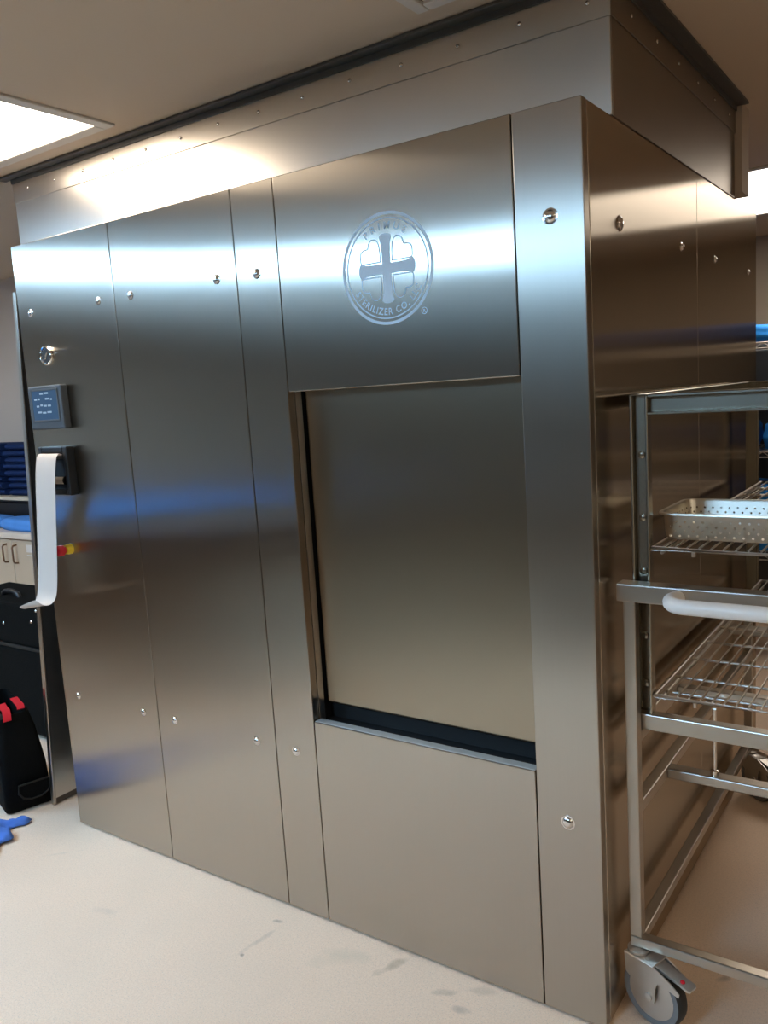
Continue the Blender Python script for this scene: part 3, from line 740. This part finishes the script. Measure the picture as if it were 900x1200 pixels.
# wall shelf with navy linen
sh = thing('wall_shelf', 'pale wall shelf carrying the pile of navy linen', 'shelf', (-4.2, 1.34, 1.075))
obj('board', box(BM(), (-5.4, 1.17, 1.075), (-3.0, WB, 1.095), .002, 1), 'shelfwhite', sh)
for x in (-5.3, -3.15):
    b = BM(); prism(b, [(0, 0), (.20, 0), (.0, -.10)], Matrix(((0, 0, 1, x), (-1, 0, 0, WB), (0, 1, 0, 1.075), (0, 0, 0, 1))), .02); obj('bracket', b, 'shelfwhite', sh)
nm = ['first', 'second', 'third', 'fourth', 'fifth', 'sixth', 'seventh', 'eighth']
def folded(bm, sx, sy, sz, seed):
    """folded cloth: a flattened spiral of two layers with a rounded fold at the front"""
    rnd = random.Random(seed); nx = 10
    prof = [(sy/2, .1), (-sy/2+.02, .06), (-sy/2, .3), (-sy/2-.004, .5), (-sy/2, .75), (-sy/2+.02, .96), (sy/2, 1.)]
    a = [rnd.uniform(0, 6.28) for _ in range(3)]; rows = []
    for i in range(nx+1):
        x = (i/nx-.5)*sx
        rows.append([bm.verts.new((x, y+.012*math.sin(x*9+a[0]), sz*(zz+.10*math.sin(x*11+a[1])*zz*(1-zz)*2))) for y, zz in prof])
    for A, B in zip(rows, rows[1:]):
        for k in range(len(prof)): bm.faces.new((A[k], A[(k+1) % len(prof)], B[(k+1) % len(prof)], B[k]))
    bm.faces.new(rows[0]); bm.faces.new(rows[-1][::-1])
    return bm
for s, x in enumerate((-4.72, -4.09)):
    z = 1.0952
    for k in range(8):
        hh = .041+.004*math.sin(k*2+s)
        o = obj('folded_linen', folded(BM(), .57-.012*(k % 3), .22, hh, k+10*s), 'navy', None, smooth=40); o.location = (x+.008*math.sin(k*3), 1.315, z); z += hh+.0008
        tag(o, f'{nm[k]} folded navy cloth from the bottom of the {"left" if s == 0 else "right"} pile on the wall shelf', 'linen', 'folded navy linen on the wall shelf')
# dark stowage box under the shelf
bx = thing('storage_box', 'black storage box at the back of the worktop under the shelf', 'box', (-4.72, 1.38, .902))
obj('body', box(BM(), (-5.0, 1.275, .9022), (-4.27, 1.48, 1.045), .01, 2), 'black', bx); obj('lid', box(BM(), (-5.01, 1.27, 1.0455), (-4.262, 1.485, 1.060), .004, 2), 'black', bx)

# black equipment case standing behind the tool bag
ec = thing('equipment_case', 'tall black equipment case with metal studs standing behind the black tool bag', 'case', (-2.92, .56, 0))
cx0, cx1, cy0, cy1, ch = -3.65, -2.405, .42, .72, .70
obj('shell', box(BM(), (cx0, cy0, .02), (cx1, cy1, .47), .02, 3), 'fabric', ec)
ld = obj('lid', box(BM(), (cx0, cy0, .475), (cx1, cy1, ch), .02, 3), 'fabric', ec)
hb = BM(); hp = []
for k in range(9): a = PI*k/8; hp.append((-3.28-.07*math.cos(a), .50, ch-.004+.030*math.sin(a)**.6))
tube(hb, hp, .013, 10); obj('handle', hb, 'black', ec, smooth=50)
for x, z in ((-2.945, .675), (-3.24, .585), (-2.995, .615), (-3.40, .52), (-2.72, .675), (-2.72, .56)):
    obj('stud', lathe(BM(), [(.009, 0), (.008, .003), (.004, .006), (0, .0065)], 12, axis((x, cy0, z), (0, -1, 0))), 'screw', ld, smooth=True)
obj('band', box(BM(), (cx0-.003, cy0-.004, .465), (cx1+.003, cy1+.003, .480), .002, 1), 'fabric2', ec)
for x in (-3.58, -2.48):
    for y in (.45, .69): obj('foot', lathe(BM(), [(.018, 0), (.020, .004), (.016, .021)], 14, Matrix.Translation((x, y, 0))), 'tread', ec)

# tool bag on the floor
bo = Vector((-2.458, -.114, 0)); ua = Vector((-.95, .31, 0)).normalized(); ub = Vector((.27, .963, 0)).normalized()
BMX = Matrix(((ua.x, ub.x, 0, bo.x), (ua.y, ub.y, 0, bo.y), (0, 0, 1, 0), (0, 0, 0, 1)))      # local x = along the front face to the left, y = back along the right face
def bagxf(bm):
    for v in bm.verts:
        v.co.x -= .16*v.co.z; v.co.y *= 1-.62*v.co.z
    bm.transform(BMX)
bg = thing('tool_bag', 'open black fabric tool bag with red trim on the floor at the left', 'bag', tuple(BMX @ Vector((.2, .13, 0))))
BW, BD, BH = .42, .19, .43
b = BM(); rings = []
for z, i, r in ((.002, .006, .02), (.012, 0, .02), (.20, -.006, .025), (.36, .004, .03), (BH, .018, .035), (BH+.002, .026, .035), (.30, .024, .03), (.10, .02, .02)):
    rings.append([b.verts.new(p) for p in rr(i, BW-i, i, BD-i, r, z, 4)])
b.faces.new(rings[0][::-1]); b.faces.new(rings[-1])
for A, B in zip(rings, rings[1:]):
    for k in range(len(A)): b.faces.new((A[k], A[(k+1) % len(A)], B[(k+1) % len(A)], B[k]))
bagxf(b); body = obj('body', b, 'fabric', bg, smooth=40)
# D-shaped pocket on the right face (local x = 0)
b = BM(); pts = [(.035, .135), (.165, .135), (.168, .10), (.15, .075), (.12, .062), (.08, .062), (.05, .075), (.032, .10)]
prism(b, pts, Matrix(((0, 0, -1, -.004), (1, 0, 0, .02), (0, 1, 0, -.01), (0, 0, 0, 1))), .012); bagxf(b); obj('pocket', b, 'fabric2' if False else 'fabric', bg)
b = BM(); tube(b, [(-.018, .02+y, z-.01) for y, z in pts], .004, 8, close=True); bagxf(b); obj('pocket_piping', b, 'fabric2', bg, smooth=50)
def strap(name, pts, w, d, mat, th=.004):
    """flat webbing along pts, w wide along direction d"""
    b = BM(); d = Vector(d).normalized(); rows = []
    for i, p in enumerate(pts):
        p = Vector(p); t = (Vector(pts[min(i+1, len(pts)-1)])-Vector(pts[max(i-1, 0)])).normalized(); n = t.cross(d).normalized()*th/2
        rows.append([b.verts.new(p+s*d*w/2+q*n) for s, q in ((-1, -1), (1, -1), (1, 1), (-1, 1))])
    for A, B in zip(rows, rows[1:]):
        for k in range(4): b.faces.new((A[k], A[(k+1) % 4], B[(k+1) % 4], B[k]))
    b.faces.new(rows[0][::-1]); b.faces.new(rows[-1]); bagxf(b)
    return obj(name, b, mat, bg, smooth=40)
strap('red_trim', [(-.012, .045, .418), (.004, .05, .440), (.03, .055, .452), (.07, .058, .445), (.12, .06, .452)], .042, (0, 1, 0), 'redcloth')
strap('red_trim', [(.02, .13, .445), (.04, .135, .455), (.10, .14, .448), (.16, .14, .452)], .04, (0, 1, 0), 'redcloth')
strap('carry_strap', [(.004, -.012, .435), (.06, -.040, .40), (.16, -.055, .345), (.28, -.055, .29), (.38, -.035, .24), (.41, -.008, .21)], .05, (0, .25, 1), 'fabric2')
strap('carry_strap', [(.012, .03, .425), (.05, -.004, .462), (.11, -.010, .470), (.17, -.004, .46), (.22, .01, .43)], .022, (0, 1, .2), 'fabric2')
b = soft_pack(BM(), .34, .050, .075, 5); b.transform(Matrix.Translation((.185, -.022, .215))); bagxf(b); rp = obj('front_pocket', b, 'redcloth', bg, smooth=True)
b = BM(); tube(b, [(.06, -.050, .205), (.03, -.052, .215), (.02, -.052, .235), (.035, -.052, .25), (.06, -.050, .245)], .003, 6); bagxf(b); obj('zip_pull', b, 'screw', rp, smooth=True)
b = soft_pack(BM(), .24, .040, .055, 6); b.transform(Matrix.Translation((.26, -.020, .105))); bagxf(b); o = obj('front_pocket', b, 'paleblue', bg, smooth=True); o['label'] = 'light blue patch on the front'
# blue cloth on the floor
b = BM(); n = 30; grid = []
for i in range(n+1):
    row = []
    for j in range(n+1):
        u, v = i/n, j/n
        A, B_, C_, D_ = (-2.325, -.088), (-2.195, -.315), (-2.50, -.56), (-2.63, -.25)
        x = (C_[0]*(1-u)+B_[0]*u)*(1-v)+(D_[0]*(1-u)+A[0]*u)*v; y = (C_[1]*(1-u)+B_[1]*u)*(1-v)+(D_[1]*(1-u)+A[1]*u)*v
        pinch = math.sin(PI*v)*u; x -= .035*pinch*(1+math.sin(11*v)); y += .012*math.sin(7*u+5*v)*math.sin(PI*v)
        z = .007+.030*max(0, math.sin(9*v+4*u))*(1-.25*u)+.016*max(0, math.sin(15*u-6*v))+.008*math.sin(22*v+9*u)**2
        if i in (0, n) or j in (0, n): z = .004+.3*(z-.008)
        row.append(b.verts.new((x, y, z)))
    grid.append(row)
for i in range(n):
    for j in range(n): b.faces.new((grid[i][j], grid[i+1][j], grid[i+1][j+1], grid[i][j+1]))
cl = obj('cleaning_cloth', b, 'cloth', None, smooth=True, loc=(-2.5, -.26, 0))
sd = cl.modifiers.new('thick', 'SOLIDIFY'); sd.thickness = .003; sd.offset = 1
tag(cl, 'crumpled blue cloth lying on the floor in front of the tool bag', 'cloth')

# ================================================================ unseen things the steel mirrors; bench and cupboards added to darken it
pt = thing('packing_table', 'dark packing table with blue packs, mirrored in the left steel sheets', 'table', (-4.0, -1.8, 0))
obj('tabletop', box(BM(), (-5.7, -2.2, .90), (-2.25, -1.35, .94), .004, 2), 'wood', pt)
obj('cupboard', box(BM(), (-5.6, -2.15, .06), (-2.32, -1.42, .895), .003, 1), 'wood', pt)
obj('plinth', box(BM(), (-5.55, -2.10, 0), (-2.38, -1.48, .06)), 'base', pt)
for k in range(4):
    pack('wrapped_pack', (-5.35+k*.66, -1.62, .9405), (.60, .42, .065+.01*(k % 2)), .04*math.sin(k*2), 'blue', ['first', 'second', 'third', 'fourth', 'fifth'][k]+' blue pack from the left-hand wall on the packing table', 'pack', 'blue packs on the packing table', 70+k)
wb_ = thing('added_bench', 'long dark bench added unseen behind the camera to darken the mirrored floor', 'bench', (-.6, -3.3, 0))  # added to block the far floor from the door's reflection
obj('benchtop', box(BM(), (-2.1, -3.75, .88), (1.4, -2.85, .92), .004, 2), 'wood', wb_)
obj('cupboard', box(BM(), (-2.05, -3.7, .06), (1.35, -2.92, .875), .003, 1), 'wood', wb_)
obj('plinth', box(BM(), (-2.0, -3.65, 0), (1.3, -2.98, .06)), 'base', wb_)
for k, (x, lab) in enumerate(((-5.9, 'left-hand'), (-3.6, 'middle'), (-1.3, 'right-hand'))):
    cb_ = thing('added_cupboard', f'unseen dark cupboard added to darken the reflections, {lab} one of three', 'cupboard', (x+1.1, -5.9, 0), 'tall cupboards added behind the camera')  # added dark furniture, keeps the steel's reflection of this end dark
    obj('body', box(BM(), (x, -6.18, 0), (x+2.2, -5.62, 2.0), .003, 1), 'wood', cb_)
    for s in (0, 1):
        d = obj('door', box(BM(), (x+.01+s*1.095, -5.619, .08), (x+1.095+s*1.095, -5.60, 1.98), .002, 1), 'wood', cb_)
        obj('handle', tube(BM(), [(x+1.03+s*.13, -5.60, 1.1), (x+1.03+s*.13, -5.57, 1.09), (x+1.03+s*.13, -5.57, .96), (x+1.03+s*.13, -5.60, .95)], .006, 8), 'tube', d)

# ================================================================ camera, world, view
R = Matrix(((0.82130905, 0.56707557, -0.06226348), (0.02933052, -0.15097132, -0.98810292), (-0.56972903, 0.80971165, -0.14062673)))
cam = bpy.data.cameras.new('camera'); co = bpy.data.objects.new('camera', cam); COL.objects.link(co)
right, down, fwd = (Vector(R[i]) for i in range(3))
mw = Matrix.Identity(4)
for i in range(3): mw[i][0] = right[i]; mw[i][1] = -down[i]; mw[i][2] = -fwd[i]; mw[i][3] = (.686079, -1.796460, 1.601118)[i]
co.matrix_world = mw
cam.sensor_fit = 'VERTICAL'; cam.sensor_height = 24; cam.lens = 976.767*24/1200; cam.clip_start = .05; cam.clip_end = 50
S.camera = co
wd = bpy.data.worlds.new('world'); S.world = wd; wd.use_nodes = True
wd.node_tree.nodes['Background'].inputs[0].default_value = (.5, .5, .5, 1); wd.node_tree.nodes['Background'].inputs[1].default_value = .05
vs_ = S.view_settings; S.display_settings.display_device = 'sRGB'; vs_.view_transform = 'Standard'; vs_.look = 'None'; vs_.gamma = 1; vs_.use_curve_mapping = False
vs_.exposure = -.9
S.cycles.max_bounces = 10; S.cycles.glossy_bounces = 6; S.cycles.diffuse_bounces = 5; S.cycles.sample_clamp_indirect = 30
S.cycles.use_denoising = True
